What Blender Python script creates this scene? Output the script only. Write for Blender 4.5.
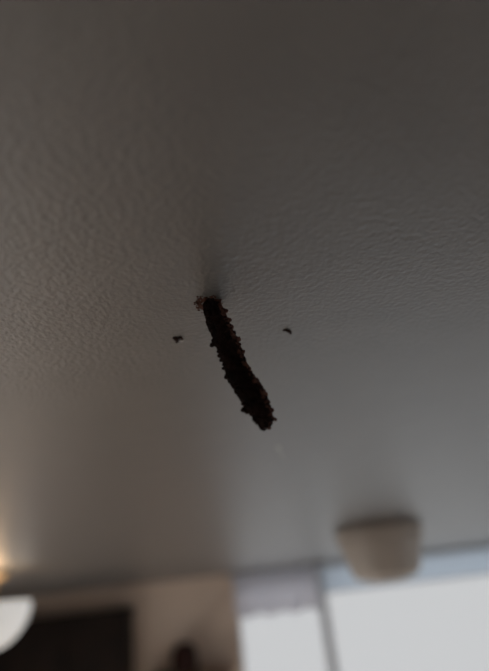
import bpy, bmesh, math, random
from mathutils import Vector, Matrix, noise
for o in list(bpy.data.objects): bpy.data.objects.remove(o)
SC = bpy.context.scene
COL = SC.collection
random.seed(7)

# ------------------------------------------------------------------ camera
W, H = 489, 671
FPX = 505.0
CEIL = 2.40
CAM = Vector((0, 0, CEIL - 0.11))
PITCH, ROLL = math.radians(27.1), math.radians(6.5)
F = Vector((0, math.cos(PITCH), math.sin(PITCH)))
R0 = Vector((1, 0, 0)); U0 = R0.cross(F)
R = R0*math.cos(ROLL) - U0*math.sin(ROLL)
U = R0*math.sin(ROLL) + U0*math.cos(ROLL)
def ray(x, y):
    return (F + R*((x - W/2)/FPX) - U*((y - H/2)/FPX))
def on_z(x, y, z):
    d = ray(x, y); return CAM + d*((z - CAM.z)/d.z)
def on_y(x, y, Y):
    d = ray(x, y); return CAM + d*(Y/d.y)
TUBE_BASE = on_z(210, 303, CEIL)

cam_d = bpy.data.cameras.new('camera'); cam = bpy.data.objects.new('camera', cam_d); COL.objects.link(cam)
cam.matrix_world = Matrix.Translation(CAM) @ Matrix((R, U, -F)).transposed().to_4x4()
cam_d.sensor_fit = 'HORIZONTAL'; cam_d.sensor_width = 36; cam_d.lens = 36*FPX/W
cam_d.clip_start = 0.01; cam_d.clip_end = 200
cam_d.dof.use_dof = True
cam_d.dof.focus_distance = (TUBE_BASE - CAM).dot(F)*1.0
cam_d.dof.aperture_fstop = cam_d.lens/7.3
SC.camera = cam

# ------------------------------------------------------------------ light
w = bpy.data.worlds.new('overcast_sky'); SC.world = w; w.use_nodes = True
bg = w.node_tree.nodes['Background']
bg.inputs['Color'].default_value = (1.0, 1.0, 1.0, 1); bg.inputs['Strength'].default_value = 0.64
SUN_E = 9.5
sd = bpy.data.lights.new('added_sun', 'SUN'); sd.energy = SUN_E; sd.angle = math.radians(2); sd.color = (1, 0.96, 0.92)
added_sun = bpy.data.objects.new('added_sun', sd); COL.objects.link(added_sun)
added_sun.rotation_euler = Vector((-1, 0.20, -0.20)).to_track_quat('-Z', 'Y').to_euler()  # low sunlight added to shine through the unseen side door and bounce indoors
vs = SC.view_settings
vs.view_transform = 'Standard'; vs.look = 'None'; vs.gamma = 1; vs.use_curve_mapping = False; vs.exposure = 0.0

# ------------------------------------------------------------------ materials
def mat(name, col, rough=0.6, col2=None, scale=20, bump=0, bscale=80, dist=0.001, emit=None, spec=0.5, detail=3):
    m = bpy.data.materials.new(name); m.use_nodes = True
    nt = m.node_tree; b = nt.nodes['Principled BSDF']
    b.inputs['Base Color'].default_value = (*col, 1); b.inputs['Roughness'].default_value = rough
    b.inputs['Specular IOR Level'].default_value = spec
    tc = nt.nodes.new('ShaderNodeTexCoord')
    if col2:
        n = nt.nodes.new('ShaderNodeTexNoise'); n.inputs['Scale'].default_value = scale; n.inputs['Detail'].default_value = 4
        nt.links.new(tc.outputs['Object'], n.inputs['Vector'])
        r = nt.nodes.new('ShaderNodeValToRGB')
        r.color_ramp.elements[0].position = 0.35; r.color_ramp.elements[1].position = 0.65
        r.color_ramp.elements[0].color = (*col, 1); r.color_ramp.elements[1].color = (*col2, 1)
        nt.links.new(n.outputs['Fac'], r.inputs['Fac']); nt.links.new(r.outputs['Color'], b.inputs['Base Color'])
    if bump:
        n = nt.nodes.new('ShaderNodeTexNoise'); n.inputs['Scale'].default_value = bscale; n.inputs['Detail'].default_value = detail
        nt.links.new(tc.outputs['Object'], n.inputs['Vector'])
        p = nt.nodes.new('ShaderNodeBump'); p.inputs['Strength'].default_value = bump; p.inputs['Distance'].default_value = dist
        nt.links.new(n.outputs['Fac'], p.inputs['Height']); nt.links.new(p.outputs['Normal'], b.inputs['Normal'])
    if emit:
        b.inputs['Emission Color'].default_value = (*emit[:3], 1); b.inputs['Emission Strength'].default_value = emit[3]
    return m

M = {}
M['ceiling'] = mat('dimmed_ceiling_paint', (0.072, 0.071, 0.070), 0.42, (0.084, 0.083, 0.082), 30, 0.6, 420, 0.0012, spec=1.0)  # off-white ceiling's dimness put into a dark grey base colour
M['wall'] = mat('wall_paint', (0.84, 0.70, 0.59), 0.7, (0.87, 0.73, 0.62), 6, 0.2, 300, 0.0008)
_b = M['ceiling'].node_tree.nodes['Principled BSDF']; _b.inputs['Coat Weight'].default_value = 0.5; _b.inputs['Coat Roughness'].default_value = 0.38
M['wallw'] = mat('side_wall_paint', (0.66, 0.63, 0.60), 0.7, (0.70, 0.67, 0.64), 6, 0.2, 300, 0.0008)
M['floor'] = mat('floor_wood', (0.26, 0.21, 0.17), 0.8, (0.32, 0.27, 0.22), 40, 0.3, 400, 0.002)
M['frame'] = mat('window_frame_paint', (0.66, 0.73, 0.82), 0.4, (0.70, 0.77, 0.86), 10)
M['cabinet'] = mat('cabinet_dark_wood', (0.012, 0.008, 0.007), 0.5, (0.022, 0.014, 0.011), 14, 0.2, 40, 0.001, spec=0.25)
M['header'] = mat('header_paint', (0.80, 0.81, 0.85), 0.6, (0.83, 0.84, 0.88), 10)
M['metal'] = mat('brushed_brass', (0.35, 0.27, 0.17), 0.35, (0.40, 0.31, 0.20), 50)
M['jar'] = mat('dark_glaze', (0.035, 0.014, 0.012), 0.5, (0.05, 0.02, 0.016), 30, spec=0.2)
M['shelf'] = mat('shelf_wood', (0.20, 0.11, 0.07), 0.5, (0.26, 0.15, 0.10), 12)
M['fixture'] = mat('fixture_plastic', (0.52, 0.48, 0.44), 0.45, (0.57, 0.53, 0.49), 8)
M['fixture_lens'] = mat('fixture_lens', (0.56, 0.51, 0.46), 0.35, (0.60, 0.55, 0.50), 12)
M['bowl'] = mat('lit_opal_glass', (0.8, 0.78, 0.74), 0.4, emit=(1.0, 0.98, 0.95, 0.41))
M['mud'] = mat('dry_mud', (0.008, 0.006, 0.0055), 0.95, (0.024, 0.013, 0.011), 220, 0.8, 1500, 0.0006, spec=0.1)
M['mud_red'] = mat('red_mud_grain', (0.048, 0.023, 0.018), 0.95, (0.14, 0.068, 0.052), 260, 0.6, 1800, 0.0004, spec=0.1)
M['crumb'] = mat('dark_crumb', (0.012, 0.007, 0.006), 0.8, (0.05, 0.02, 0.015), 900, 0.5, 2500, 0.0003, spec=0.15)
M['flake'] = mat('paint_flake', (0.72, 0.70, 0.68), 0.6, (0.78, 0.76, 0.74), 300)
def glass():
    m = bpy.data.materials.new('window_glass'); m.use_nodes = True; nt = m.node_tree
    for n in list(nt.nodes): nt.nodes.remove(n)
    o = nt.nodes.new('ShaderNodeOutputMaterial'); t = nt.nodes.new('ShaderNodeBsdfTransparent')
    g = nt.nodes.new('ShaderNodeBsdfGlossy'); g.inputs['Roughness'].default_value = 0.02
    x = nt.nodes.new('ShaderNodeMixShader'); x.inputs[0].default_value = 0.04
    t.inputs[0].default_value = (0.98, 0.99, 1, 1)
    nt.links.new(t.outputs[0], x.inputs[1]); nt.links.new(g.outputs[0], x.inputs[2]); nt.links.new(x.outputs[0], o.inputs[0])
    return m
M['glass'] = glass()
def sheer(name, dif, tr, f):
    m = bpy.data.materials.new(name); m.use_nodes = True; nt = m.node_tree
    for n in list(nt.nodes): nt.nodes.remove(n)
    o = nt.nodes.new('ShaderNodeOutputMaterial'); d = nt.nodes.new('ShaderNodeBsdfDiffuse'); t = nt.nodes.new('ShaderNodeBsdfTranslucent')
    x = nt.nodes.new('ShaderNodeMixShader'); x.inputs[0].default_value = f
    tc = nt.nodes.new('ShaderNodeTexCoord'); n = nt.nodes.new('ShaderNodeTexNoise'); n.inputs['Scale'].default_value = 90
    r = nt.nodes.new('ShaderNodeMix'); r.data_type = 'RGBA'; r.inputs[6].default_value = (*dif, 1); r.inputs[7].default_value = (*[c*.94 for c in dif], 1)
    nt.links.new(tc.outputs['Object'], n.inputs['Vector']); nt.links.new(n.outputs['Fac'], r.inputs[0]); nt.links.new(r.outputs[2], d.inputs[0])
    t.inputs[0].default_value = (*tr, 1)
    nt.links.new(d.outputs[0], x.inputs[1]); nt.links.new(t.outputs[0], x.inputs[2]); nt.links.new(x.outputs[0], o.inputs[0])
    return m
M['valance'] = sheer('valance_bloom_cloth', (.8, .78, .78), (.93, .93, .98), .76)  # translucent so the backlit cloth also imitates bloom above the narrow window
M['blind'] = sheer('blind_bloom_cloth', (.74, .77, .82), (.88, .94, 1.0), .92)  # added cloth that carries the wide window's bloom

# ------------------------------------------------------------------ helpers
def link(name, me, m=None, parent=None):
    o = bpy.data.objects.new(name, me); COL.objects.link(o)
    if m: me.materials.append(M[m])
    if parent: o.parent = parent
    return o
def from_bm(name, bm, m, parent=None, smooth=False, origin=None):
    bmesh.ops.recalc_face_normals(bm, faces=bm.faces[:])
    me = bpy.data.meshes.new(name)
    if origin is not None: bmesh.ops.translate(bm, verts=bm.verts[:], vec=-Vector(origin))
    bm.to_mesh(me); bm.free()
    if smooth:
        for p in me.polygons: p.use_smooth = True
    o = link(name, me, m, parent)
    if origin is not None: o.location = origin
    return o
def box_bm(bm, lo, hi, bev=0):
    r = bmesh.ops.create_cube(bm, size=1)
    c = [(a + b)/2 for a, b in zip(lo, hi)]; s = [b - a for a, b in zip(lo, hi)]
    for v in r['verts']: v.co = Vector((c[0] + v.co.x*s[0], c[1] + v.co.y*s[1], c[2] + v.co.z*s[2]))
    if bev:
        es = list({e for v in r['verts'] for e in v.link_edges})
        bmesh.ops.bevel(bm, geom=es, offset=bev, segments=2, affect='EDGES', profile=0.5)
def box(name, lo, hi, m, parent=None, bev=0):
    bm = bmesh.new(); box_bm(bm, lo, hi, bev); return from_bm(name, bm, m, parent)
def lathe(name, prof, m, parent=None, seg=64, smooth=True, close=True):
    bm = bmesh.new(); rings = []
    for r, z in prof:
        rings.append([bm.verts.new((r*math.cos(2*math.pi*k/seg), r*math.sin(2*math.pi*k/seg), z)) for k in range(seg)])
    for a, b in zip(rings, rings[1:]):
        for k in range(seg): bm.faces.new((a[k], a[(k+1) % seg], b[(k+1) % seg], b[k]))
    if close:
        bm.faces.new(rings[0]); bm.faces.new(rings[-1])
    return from_bm(name, bm, m, parent, smooth)
def thing(name, label, cat, loc, group=None):
    o = bpy.data.objects.new(name, None); COL.objects.link(o); o.location = loc; o.empty_display_size = 0.02
    return tag(o, label, cat, group)
def tag(o, label, cat, group=None):
    o['label'] = label; o['category'] = cat
    if group: o['group'] = group
    return o
def struct(o, label, cat):
    o['kind'] = 'structure'; return tag(o, label, cat)

# ------------------------------------------------------------------ the room
WY = 3.0                    # inner face of the far wall
XL, XR, YB = -1.7, 2.6, -1.6
TH = 0.14
# window openings in the far wall (x0, x1, z0, z1), found from the photograph on the wall plane
wl0 = on_y(240, 640, WY).x; wl1 = on_y(325.5, 635, WY).x
wr0 = on_y(331, 630, WY).x; wr1 = 2.35
zl = on_y(275, 607, WY).z; zr = on_y(420, 582, WY).z
ZO = CEIL - 0.012            # openings raised almost to the ceiling to backlight the bloom cloths
OPEN = [(wl0, wl1, 0.75, ZO), (wr0, wr1, 0.15, ZO)]
bm = bmesh.new()
xs = sorted({XL - TH, XR + TH} | {o[0] for o in OPEN} | {o[1] for o in OPEN})
for a, b in zip(xs, xs[1:]):
    mid = (a + b)/2
    hit = [o for o in OPEN if o[0] < mid < o[1]]
    if hit:
        box_bm(bm, (a, WY, 0), (b, WY + TH, hit[0][2])); box_bm(bm, (a, WY, hit[0][3]), (b, WY + TH, CEIL))
    else: box_bm(bm, (a, WY, 0), (b, WY + TH, CEIL))
bmesh.ops.remove_doubles(bm, verts=bm.verts[:], dist=1e-5)
struct(from_bm('wall_far', bm, 'wall'), 'tan far wall around the bright windows', 'wall')
struct(box('wall_left', (XL - TH, YB, 0), (XL, WY, CEIL), 'wallw'), 'off-white side wall left of the room', 'wall')
struct(box('wall_back', (XL - TH, YB - TH, 0), (XR + TH, YB, CEIL), 'wall'), 'tan wall behind the viewer', 'wall')
SIDE = (-0.9, 2.3, 0.1, 2.1)     # glazed door added in the unseen right wall for its light (y0, y1, z0, z1)
bm = bmesh.new()
box_bm(bm, (XR, YB, 0), (XR + TH, SIDE[0], CEIL)); box_bm(bm, (XR, SIDE[1], 0), (XR + TH, WY, CEIL))
box_bm(bm, (XR, SIDE[0], 0), (XR + TH, SIDE[1], SIDE[2])); box_bm(bm, (XR, SIDE[0], SIDE[3]), (XR + TH, SIDE[1], CEIL))
struct(from_bm('wall_right', bm, 'wall'), 'tan side wall with a wide glazed door added for its light, right of the room', 'wall')
struct(box('floor', (XL - TH, YB - TH, -0.1), (XR + TH, WY + TH, 0), 'floor'), 'brown carpeted floor of the room', 'floor')
# ceiling: a slab with a finely gridded underside
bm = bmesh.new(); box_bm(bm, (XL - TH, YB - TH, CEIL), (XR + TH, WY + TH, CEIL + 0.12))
struct(from_bm('ceiling', bm, 'ceiling'), 'orange-peel textured ceiling, its dimness put into grey paint, filling most of the view', 'ceiling')

def window(n, o, mull, label, WY=WY, t=0.008):
    x0, x1, z0, z1 = o
    root = thing('window_%d' % n, label, 'window', ((x0 + x1)/2, WY + 0.07, z0)); root['kind'] = 'structure'
    L = Vector(root.location)
    def b(name, lo, hi, m, bev=0.004):
        return box(name, Vector(lo) - L, Vector(hi) - L, m, root, bev)
    ya, yb = WY + 0.02, WY + 0.09
    b('frame_rail', (x0, ya, z1 - t), (x1, yb, z1), 'frame'); b('frame_rail', (x0, ya, z0), (x1, yb, z0 + t), 'frame')
    b('frame_stile', (x0, ya, z0 + t), (x0 + t, yb, z1 - t), 'frame'); b('frame_stile', (x1 - t, ya, z0 + t), (x1, yb, z1 - t), 'frame')
    cuts = [x0 + t] + mull + [x1 - t]
    for k, c in enumerate(mull): b('mullion', (c - 0.02, ya + 0.01, z0 + t), (c + 0.02, yb - 0.01, z1 - t), 'frame')
    for a, c in zip(cuts, cuts[1:]):
        b('pane', (a + 0.001, WY + 0.05, z0 + t), (c - 0.001, WY + 0.056, z1 - t), 'glass', 0)
    b('sill', (x0, WY - 0.04, z0 - 0.03), (x1, WY + 0.0, z0), 'frame')
window(1, OPEN[0], [], 'narrow bright window with scalloped top edge, beside the tan wall')
window(2, OPEN[1], [wr0 + 1.05], 'wide blown-out bright window at the right, behind the ceiling fixture')

def added_side_glazing(root, o, x, n):
    y0, y1, z0, z1 = o; L = Vector(root.location); root['kind'] = 'structure'; xa, xb = x - .035, x + .035
    for lo, hi in (((xa, y0, z1 - .05), (xb, y1, z1)), ((xa, y0, z0), (xb, y1, z0 + .05))):
        box('frame_rail', Vector(lo) - L, Vector(hi) - L, 'frame', root, .004)
    ys = [y0 + .03 + (y1 - y0 - .06)*k/n for k in range(n + 1)]
    for y in ys: box('frame_stile', Vector((xa, y - .03, z0 + .05)) - L, Vector((xb, y + .03, z1 - .05)) - L, 'frame', root, .004)
    for a, b in zip(ys, ys[1:]): box('pane', Vector((x - .003, a + .03, z0 + .05)) - L, Vector((x + .003, b - .03, z1 - .05)) - L, 'glass', root)
added_side_glazing(thing('added_door_1', 'wide white-framed glazed sliding door added in the unseen right wall for its light', 'door', (XR + .07, (SIDE[0] + SIDE[1])/2, SIDE[2])), SIDE, XR + .07, 2)

# pale post between the two windows
bm = bmesh.new()
box_bm(bm, (wl1, WY - 0.012, 0.15), (wr0, WY - 0.001, ZO), 0.002)
struct(from_bm('trim_1', bm, 'frame'), 'pale narrow post between the two windows', 'trim')

# ------------------------------------------------------------------ the hanging mud tube
# its axis: each pixel of the photographed axis meets the upright plane through the base that leans with the tube
base = TUBE_BASE
def near_vertical(x, y):
    d = ray(x, y).normalized(); best = None
    # point on the ray closest to the plumb line through the base
    a = Vector((0, 0, 1)); n = d.cross(a); w0 = CAM - base
    t = (d.dot(a)*a.dot(w0) - d.dot(w0))/(1 - d.dot(a)**2)
    return CAM + d*t
AX = [(210.5, 303, 9), (213, 309, 9), (217.4, 323, 10), (226, 341.3, 10.6), (230.5, 353.6, 11.4), (236, 369, 11.4), (240.8, 378, 12.2), (251, 393.5, 12.2), (260.5, 411, 11), (264, 422, 8), (265.5, 428.5, 3.5)]
P = [near_vertical(a[0], a[1]) for a in AX]; P[0] = base.copy()
RAD = [a[2]*(p - CAM).dot(F)/FPX for a, p in zip(AX, P)]
CUM = [0.0]
for a, b in zip(P, P[1:]): CUM.append(CUM[-1] + (b - a).length)
LEN = CUM[-1]
print('tube base', base, 'tip', P[-1], 'length', LEN, 'depth', (base - CAM).dot(F))
def seg_at(t):
    s = t*LEN
    for i in range(len(P) - 1):
        if s <= CUM[i+1] or i == len(P) - 2: return i, min(1, (s - CUM[i])/(CUM[i+1] - CUM[i]))
def axis(t):
    i, f = seg_at(t)
    ts = [(P[min(k+1, len(P)-1)] - P[max(k-1, 0)]).normalized() for k in (i, i+1)]
    return P[i].lerp(P[i+1], f), ts[0].lerp(ts[1], f).normalized()
def radius(t):
    i, f = seg_at(t); return RAD[i]*(1 - f) + RAD[i+1]*f
PXM = (base - CAM).dot(F)/FPX       # metres per pixel at the base
tube = thing('mud_tube', 'crumbly dark brown mud tube hanging down from the ceiling', 'mud tube', base)
def side(tan):
    a = tan.cross(Vector((0, 1, 0))).normalized(); return a, tan.cross(a).normalized()
bm = bmesh.new(); rings = []; NS, NR = 40, 110
for i in range(NR):
    t = i/(NR - 1); c, tan = axis(t); a, b = side(tan); ring = []
    for k in range(NS):
        q = 2*math.pi*k/NS; d = a*math.cos(q) + b*math.sin(q)
        p = c + d*radius(t)
        n = noise.noise(p*420)*0.16 + noise.noise(p*900 + Vector((5, 1, 2)))*0.12 + noise.noise(p*190)*0.10
        ring.append(bm.verts.new(c + d*radius(t)*(0.96 + n) - base))
    rings.append(ring)
for r1, r2 in zip(rings, rings[1:]):
    for k in range(NS): bm.faces.new((r1[k], r1[(k+1) % NS], r2[(k+1) % NS], r2[k]))
bm.faces.new(rings[0]); bm.faces.new(rings[-1])
from_bm('core', bm, 'mud', tube, True)
def blob(bm, c, r, sq=(1, 1, 1), sub=1, amp=0.3, rot=None):
    res = bmesh.ops.create_icosphere(bm, subdivisions=sub, radius=1)
    rot = rot or Matrix.Rotation(random.uniform(0, 6), 3, Vector((random.uniform(-1, 1), random.uniform(-1, 1), random.uniform(-1, 1))).normalized())
    off = Vector((random.uniform(0, 50),)*3)
    for v in res['verts']:
        n = 1 + amp*noise.noise(v.co*1.6 + off)
        v.co = c + rot @ Vector((v.co.x*sq[0], v.co.y*sq[1], v.co.z*sq[2]))*(r*n)
# grains crusted over it: dark ones all round, redder ones on the side towards the window
for nm, m, cnt, lo, hi, rl, rh in (('dark_grains', 'mud', 620, 0, 2*math.pi, 1.2, 2.6), ('red_grains', 'mud_red', 240, None, None, 1.2, 2.6)):
    bm = bmesh.new()
    for _ in range(cnt):
        t = random.random()**0.95; c, tan = axis(t); a, b = side(tan)
        if lo is None:
            q = None
            d = (R*1.0 + F*random.uniform(-1.1, 0.4) + U*random.uniform(-.3, .3)); d = (d - tan*d.dot(tan)).normalized()
        else:
            q = random.uniform(lo, hi); d = a*math.cos(q) + b*math.sin(q)
        r = random.uniform(rl, rh)*PXM
        blob(bm, c + d*(radius(t)*random.uniform(0.9, 1.03)) - base, r, (1, random.uniform(.7, 1), random.uniform(.6, 1)), 1)
    # only grains below the ceiling
    for v in bm.verts:
        if v.co.z > 0.0002: v.co.z = 0.0002
    o = from_bm(nm, bm, m, tube, False); o['kind'] = 'stuff'
# lumps that stick out sideways
def lump(px, py, ty, r, m='mud', n=5, start=0.5):
    k = next(i for i in range(len(AX) - 1) if AX[i+1][1] >= ty or i == len(AX) - 2)
    f = (ty - AX[k][1])/(AX[k+1][1] - AX[k][1]); c = P[k].lerp(P[k+1], f)
    dist = (c - CAM).dot(F); p = CAM + ray(px, py)*dist; s = dist/FPX
    bm = bmesh.new()
    for i in range(n):
        f = i/(n - 1); blob(bm, c.lerp(p, start + (1 - start)*f) - base, r*(1.7 - 0.5*f)*s, (1, .9, .95), 2, 0.35)
    from_bm('lump', bm, m, tube, True)
lump(211.8, 345, 338, 2.0); lump(214, 341, 338, 2.4); lump(226.5, 377, 372, 2.2); lump(243.5, 410, 404, 2.4); lump(247, 411.5, 408, 2.6); lump(236.5, 392, 388, 2.0)
for px, py, ty, r in ((226, 311, 311, 2.0), (229.5, 320, 318, 2.0), (231.5, 327, 327, 2.2), (238.5, 339.5, 340, 2.4), (242.5, 352, 353, 2.3), (249, 369, 370, 2.2), (257, 381, 383, 2.2), (265.5, 394.5, 396, 2.2), (272, 410, 411, 2.2)):
    lump(px, py, ty, r, 'mud_red')
lump(275.5, 419.5, 414, 1.5, 'mud_red')
# mud spread on the ceiling round the root
bm = bmesh.new()
for _ in range(300):
    q = random.uniform(0, 2*math.pi); rr = 6 + abs(random.gauss(0, 1))*3.4
    x, y = 209 + math.cos(q)*rr*1.05 - (1.5 if math.cos(q) < 0 else 0), 304 + math.sin(q)*rr*0.6
    blob(bm, on_z(x, y, CEIL) - base, random.uniform(0.7, 1.7)*PXM, (1, 1, .7), 1)
for v in bm.verts:
    if v.co.z > 0.0001: v.co.z = 0.0001
o = from_bm('root_crust', bm, 'mud_red', tube); o['kind'] = 'stuff'

# ------------------------------------------------------------------ specks on the ceiling
def speck(px, py, pts, label, flake=None):
    c = on_z(px, py, CEIL); s = (c - CAM).dot(F)/FPX
    root = thing('ceiling_speck', label, 'speck', c, 'dark specks beside the mud tube')
    bm = bmesh.new()
    for dx, dy, r in pts:
        p = on_z(px + dx, py + dy, CEIL) - c
        r *= 1.3; blob(bm, p + Vector((0, 0, -0.3*r*s)), r*s, (1, 1, .7), 2, 0.5)
    for v in bm.verts: v.co.z = min(v.co.z, 0.0001)
    from_bm('crumb', bm, 'crumb', root, True)
    if flake:
        bm = bmesh.new()
        for dx, dy, r in flake:
            p = on_z(px + dx, py + dy, CEIL) - c
            blob(bm, p + Vector((0, 0, -0.25*r*s)), r*s, (1, .8, .4), 2, 0.4)
        for v in bm.verts: v.co.z = min(v.co.z, 0.0001)
        from_bm('paint_flake', bm, 'flake', root, True)
speck(178, 338.5, [(-4, -.6, 1.3), (-2.6, -1, 1.4), (-1, -.4, 1.7), (.6, -.8, 1.5), (2.2, -1.6, 1.4), (3.6, -1.2, 1.2), (4.4, .2, .9), (-1, 3, 1.1), (-.9, 1.6, 1.1), (-3, 1, 1)],
      'ragged dark brown speck with a white paint fleck, left of the mud tube', [(3, 2.3, 1.2), (5, 1.4, 1), (4.2, 2.6, .8)])
speck(287.5, 331, [(-4, -.7, .8), (-2.6, -1.2, 1.1), (-1, -1.4, 1.3), (.5, -.8, 1.4), (1.8, -.2, 1.4), (2.8, .9, 1.2), (3.2, 2.3, .8), (.8, .5, 1)],
      'smooth curved dark speck, right of the mud tube')
c = on_z(279, 452, CEIL); s = (c - CAM).dot(F)/FPX
bm = bmesh.new()
for px, py, r in ((278, 447, 1.6), (279, 449.5, 1.5), (280, 452, 1.1), (281.5, 455, 1.1), (284, 458, 1.2), (286, 460, .9)):
    blob(bm, on_z(px, py, CEIL) - c, r*s, (1, 1.3, .25), 2, 0.3, Matrix.Identity(3))
for v in bm.verts: v.co.z = min(v.co.z, 0.0001)
o = from_bm('paint_nib', bm, 'flake', None, True); o.location = c
tag(o, 'faint pale paint ridge on the ceiling below the tube tip', 'paint mark')

# ------------------------------------------------------------------ unlit ceiling fixture near the window
fx = on_z(377, 527, CEIL); s = (fx - CAM).dot(F)/FPX
rt = 43*s
print('fixture', fx, 'radius', rt)
fixt = thing('ceiling_fixture', 'unlit round beige ceiling fixture tapering downward, in front of the wide window', 'ceiling fixture', fx)
lathe('mounting_plate', [(rt*0.90, 0.0), (rt, -0.004), (rt, -0.016), (rt*.97, -0.020)], 'fixture', fixt)
hgt = 0.108
lathe('body', [(rt*.965, -0.020), (rt*.95, -0.030), (rt*.84, -hgt*.55), (rt*.77, -hgt*.82), (rt*.71, -hgt*.94), (rt*.60, -hgt)], 'fixture', fixt)
lathe('lens', [(rt*.52, -hgt), (rt*.48, -hgt - .004), (rt*.3, -hgt - .007), (0.002, -hgt - .008)], 'fixture_lens', fixt)

# ------------------------------------------------------------------ lit bowl lamp at the left
LY = 1.30
lc = on_y(-8, 605, LY); s = (lc - CAM).dot(F)/FPX
rb = 37*s; top = lc.z; dep = 41*s
print('lamp', lc, 'radius', rb, 'rim below ceiling', CEIL - top)
lamp = thing('bowl_lamp', 'lit white glass bowl lamp hung just under the ceiling at left', 'lamp', (lc.x, lc.y, CEIL))
zt = top - CEIL
lathe('canopy', [(0.03, 0), (0.03, -0.006), (0.022, -0.016), (0.010, -0.02)], 'metal', lamp)
lathe('stem', [(0.006, -0.018), (0.006, zt - dep*0.95)], 'metal', lamp, 16)
prof = [(rb*math.cos(a), zt - dep*math.sin(a)) for a in [math.radians(x) for x in range(0, 90, 6)]] + [(0.008, zt - dep)]
inner = [(max(0.007, r - 0.004), z + 0.003) for r, z in reversed(prof)]
lathe('bowl', prof + inner, 'bowl', lamp, close=False)
lathe('finial', [(0.004, zt - dep + .004), (0.012, zt - dep - .002), (0.009, zt - dep - .012), (0.002, zt - dep - .016)], 'metal', lamp, 24)
bulb = lathe('bulb', [(0.012, zt - .045), (0.022, zt - .035), (0.026, zt - .02), (0.02, zt - .006), (0.004, zt)], 'bowl', lamp, 24)
bulb.location = (0.035, 0, 0)
pl = bpy.data.lights.new('bulb_light', 'POINT'); pl.energy = 0.35; pl.color = (1, 0.66, 0.36); pl.shadow_soft_size = 0.02
po = bpy.data.objects.new('bulb_light', pl); COL.objects.link(po); po.parent = lamp; po.location = (0.0, -0.03, zt - 0.004)

# ------------------------------------------------------------------ dark wall cabinet
CY = 2.89
cr = on_y(134, 635, WY).x; cz = on_y(85, 612, CY).z; cl = XL + 0.02
print('cabinet right', cr, 'top', cz)
CB = 1.58
cab = thing('wall_cabinet', 'dark brown wall cabinet hung on the far wall behind the lamp', 'cabinet', ((cl + cr)/2, WY, CB))
L = Vector(cab.location)
def cb(name, lo, hi, m='cabinet', bev=0.003, par=None): return box(name, Vector(lo) - L, Vector(hi) - L, m, par or cab, bev)
cb('body', (cl, CY + .022, CB), (cr, WY - .002, cz - .03))
cb('top_board', (cl, CY - .004, cz - .03), (cr + .004, WY - .002, cz))
nd = 3; dw = (cr - cl)/nd
for k in range(nd):
    a = cl + k*dw + .002; b_ = a + dw - .004
    d = cb('door', (a, CY, CB + .005), (b_, CY + .022, cz - .034))
    hx = b_ - .05 if k != 1 else a + .05
    cb('handle', (hx - .006, CY - .03, CB + .05), (hx + .006, CY - .001, CB + .17), 'metal', .003, d)

# ------------------------------------------------------------------ shelf with a dark jar
SZ = on_y(238, 665.5, WY - 0.002).z
sx0, sx1 = on_y(150, 671, WY).x, on_y(238, 660, WY).x - 0.03
sh = thing('wall_shelf', 'brown wooden wall shelf between the cabinet and the narrow window', 'shelf', ((sx0 + sx1)/2, WY, SZ - .025))
L = Vector(sh.location)
box('board', Vector((sx0, WY - .17, SZ - .025)) - L, Vector((sx1, WY - .001, SZ)) - L, 'shelf', sh, .003)
for x in (sx0 + .06, sx1 - .06):
    bm = bmesh.new()
    vs_ = [(x - .01, WY - .001, SZ - .026), (x - .01, WY - .13, SZ - .026), (x - .01, WY - .001, SZ - .14)]
    f = [bm.verts.new(Vector(v) - L) for v in vs_]; g = [bm.verts.new(Vector(v) + Vector((.02, 0, 0)) - L) for v in vs_]
    bm.faces.new(f); bm.faces.new(g)
    for i in range(3): bm.faces.new((f[i], f[(i+1) % 3], g[(i+1) % 3], g[i]))
    from_bm('bracket', bm, 'shelf', sh)
JY = WY - .085
jt = on_y(184, 642, JY); js = (jt - CAM).dot(F)/FPX; jr = 12.5*js; jh = jt.z - SZ
print('jar radius', jr, 'height', jh, 'shelf z', SZ)
jar = thing('lidded_jar', 'dark brown round-topped jar standing on the wall shelf', 'jar', (jt.x, JY, SZ))
lathe('body', [(jr*.7, 0), (jr*.85, jh*.04), (jr, jh*.25), (jr*1.02, jh*.45), (jr*.97, jh*.60), (jr*.93, jh*.66)], 'jar', jar)
lathe('lid', [(jr*.98, jh*.66), (jr*.99, jh*.70), (jr*.90, jh*.80), (jr*.70, jh*.91), (jr*.42, jh*.975), (jr*.2, jh*.99), (jr*.02, jh)], 'jar', jar)

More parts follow.
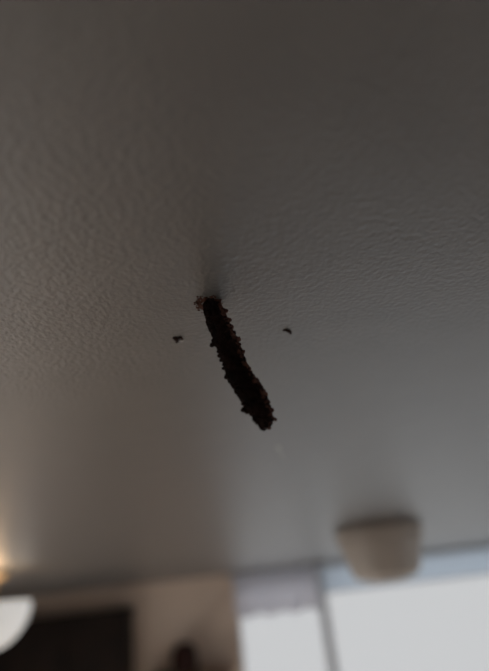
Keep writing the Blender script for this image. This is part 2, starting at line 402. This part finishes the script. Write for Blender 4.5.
# ------------------------------------------------------------------ gathered valance with a scalloped hem over the narrow window, cloth backlit to imitate bloom
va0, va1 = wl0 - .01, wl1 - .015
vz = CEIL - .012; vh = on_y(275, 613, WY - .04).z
val = thing('window_valance', 'short gathered valance with scalloped hem over the narrow window, its pale backlit cloth imitating bloom', 'valance', ((va0 + va1)/2, WY - .04, vz))
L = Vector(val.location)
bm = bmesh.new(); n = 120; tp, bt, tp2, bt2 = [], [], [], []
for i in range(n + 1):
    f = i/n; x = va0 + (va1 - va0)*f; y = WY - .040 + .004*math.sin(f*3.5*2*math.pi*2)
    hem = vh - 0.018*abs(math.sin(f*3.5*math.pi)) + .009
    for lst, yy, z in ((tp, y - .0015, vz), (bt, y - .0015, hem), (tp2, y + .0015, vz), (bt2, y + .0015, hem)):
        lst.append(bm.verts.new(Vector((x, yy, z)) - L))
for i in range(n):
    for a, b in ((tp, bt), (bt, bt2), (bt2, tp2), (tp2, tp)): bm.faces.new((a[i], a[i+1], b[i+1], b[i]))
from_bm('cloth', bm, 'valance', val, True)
bm = bmesh.new()
bmesh.ops.create_cone(bm, cap_ends=True, segments=16, radius1=.008, radius2=.008, depth=va1 - va0 + .03, matrix=Matrix.Rotation(math.pi/2, 4, 'Y'))
from_bm('rod', bm, 'frame', val, True)
for x in (va0 + .03, va1 - .03): box('bracket', Vector((x - .006, WY - .035, vz - .006)) - L, Vector((x + .006, WY - .001, vz + .006)) - L, 'frame', val)

# ------------------------------------------------------------------ added roller blind, its backlit cloth standing in for bloom over the wide window
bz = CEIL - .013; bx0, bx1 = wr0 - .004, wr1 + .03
bl = thing('bloom_blind', 'added translucent roller blind standing in for bloom at the top of the wide window', 'blind', ((bx0 + bx1)/2, WY - .03, bz))
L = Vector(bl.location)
box('cloth', Vector((bx0, WY - .0305, zr + .008)) - L, Vector((bx1, WY - .0295, bz)) - L, 'blind', bl)  # cloth of the added blind, standing in for bloom
box('added_hem_bar', Vector((bx0, WY - .034, zr)) - L, Vector((bx1, WY - .026, zr + .008)) - L, 'frame', bl, .002)
bm = bmesh.new()
bmesh.ops.create_cone(bm, cap_ends=True, segments=16, radius1=.012, radius2=.012, depth=bx1 - bx0, matrix=Matrix.Rotation(math.pi/2, 4, 'Y'))
from_bm('added_roller', bm, 'frame', bl, True)
for x in (bx0 + .02, bx1 - .02): box('bracket', Vector((x - .006, WY - .03, bz - .008)) - L, Vector((x + .006, WY - .001, bz + .008)) - L, 'frame', bl)  # brackets of the added blind
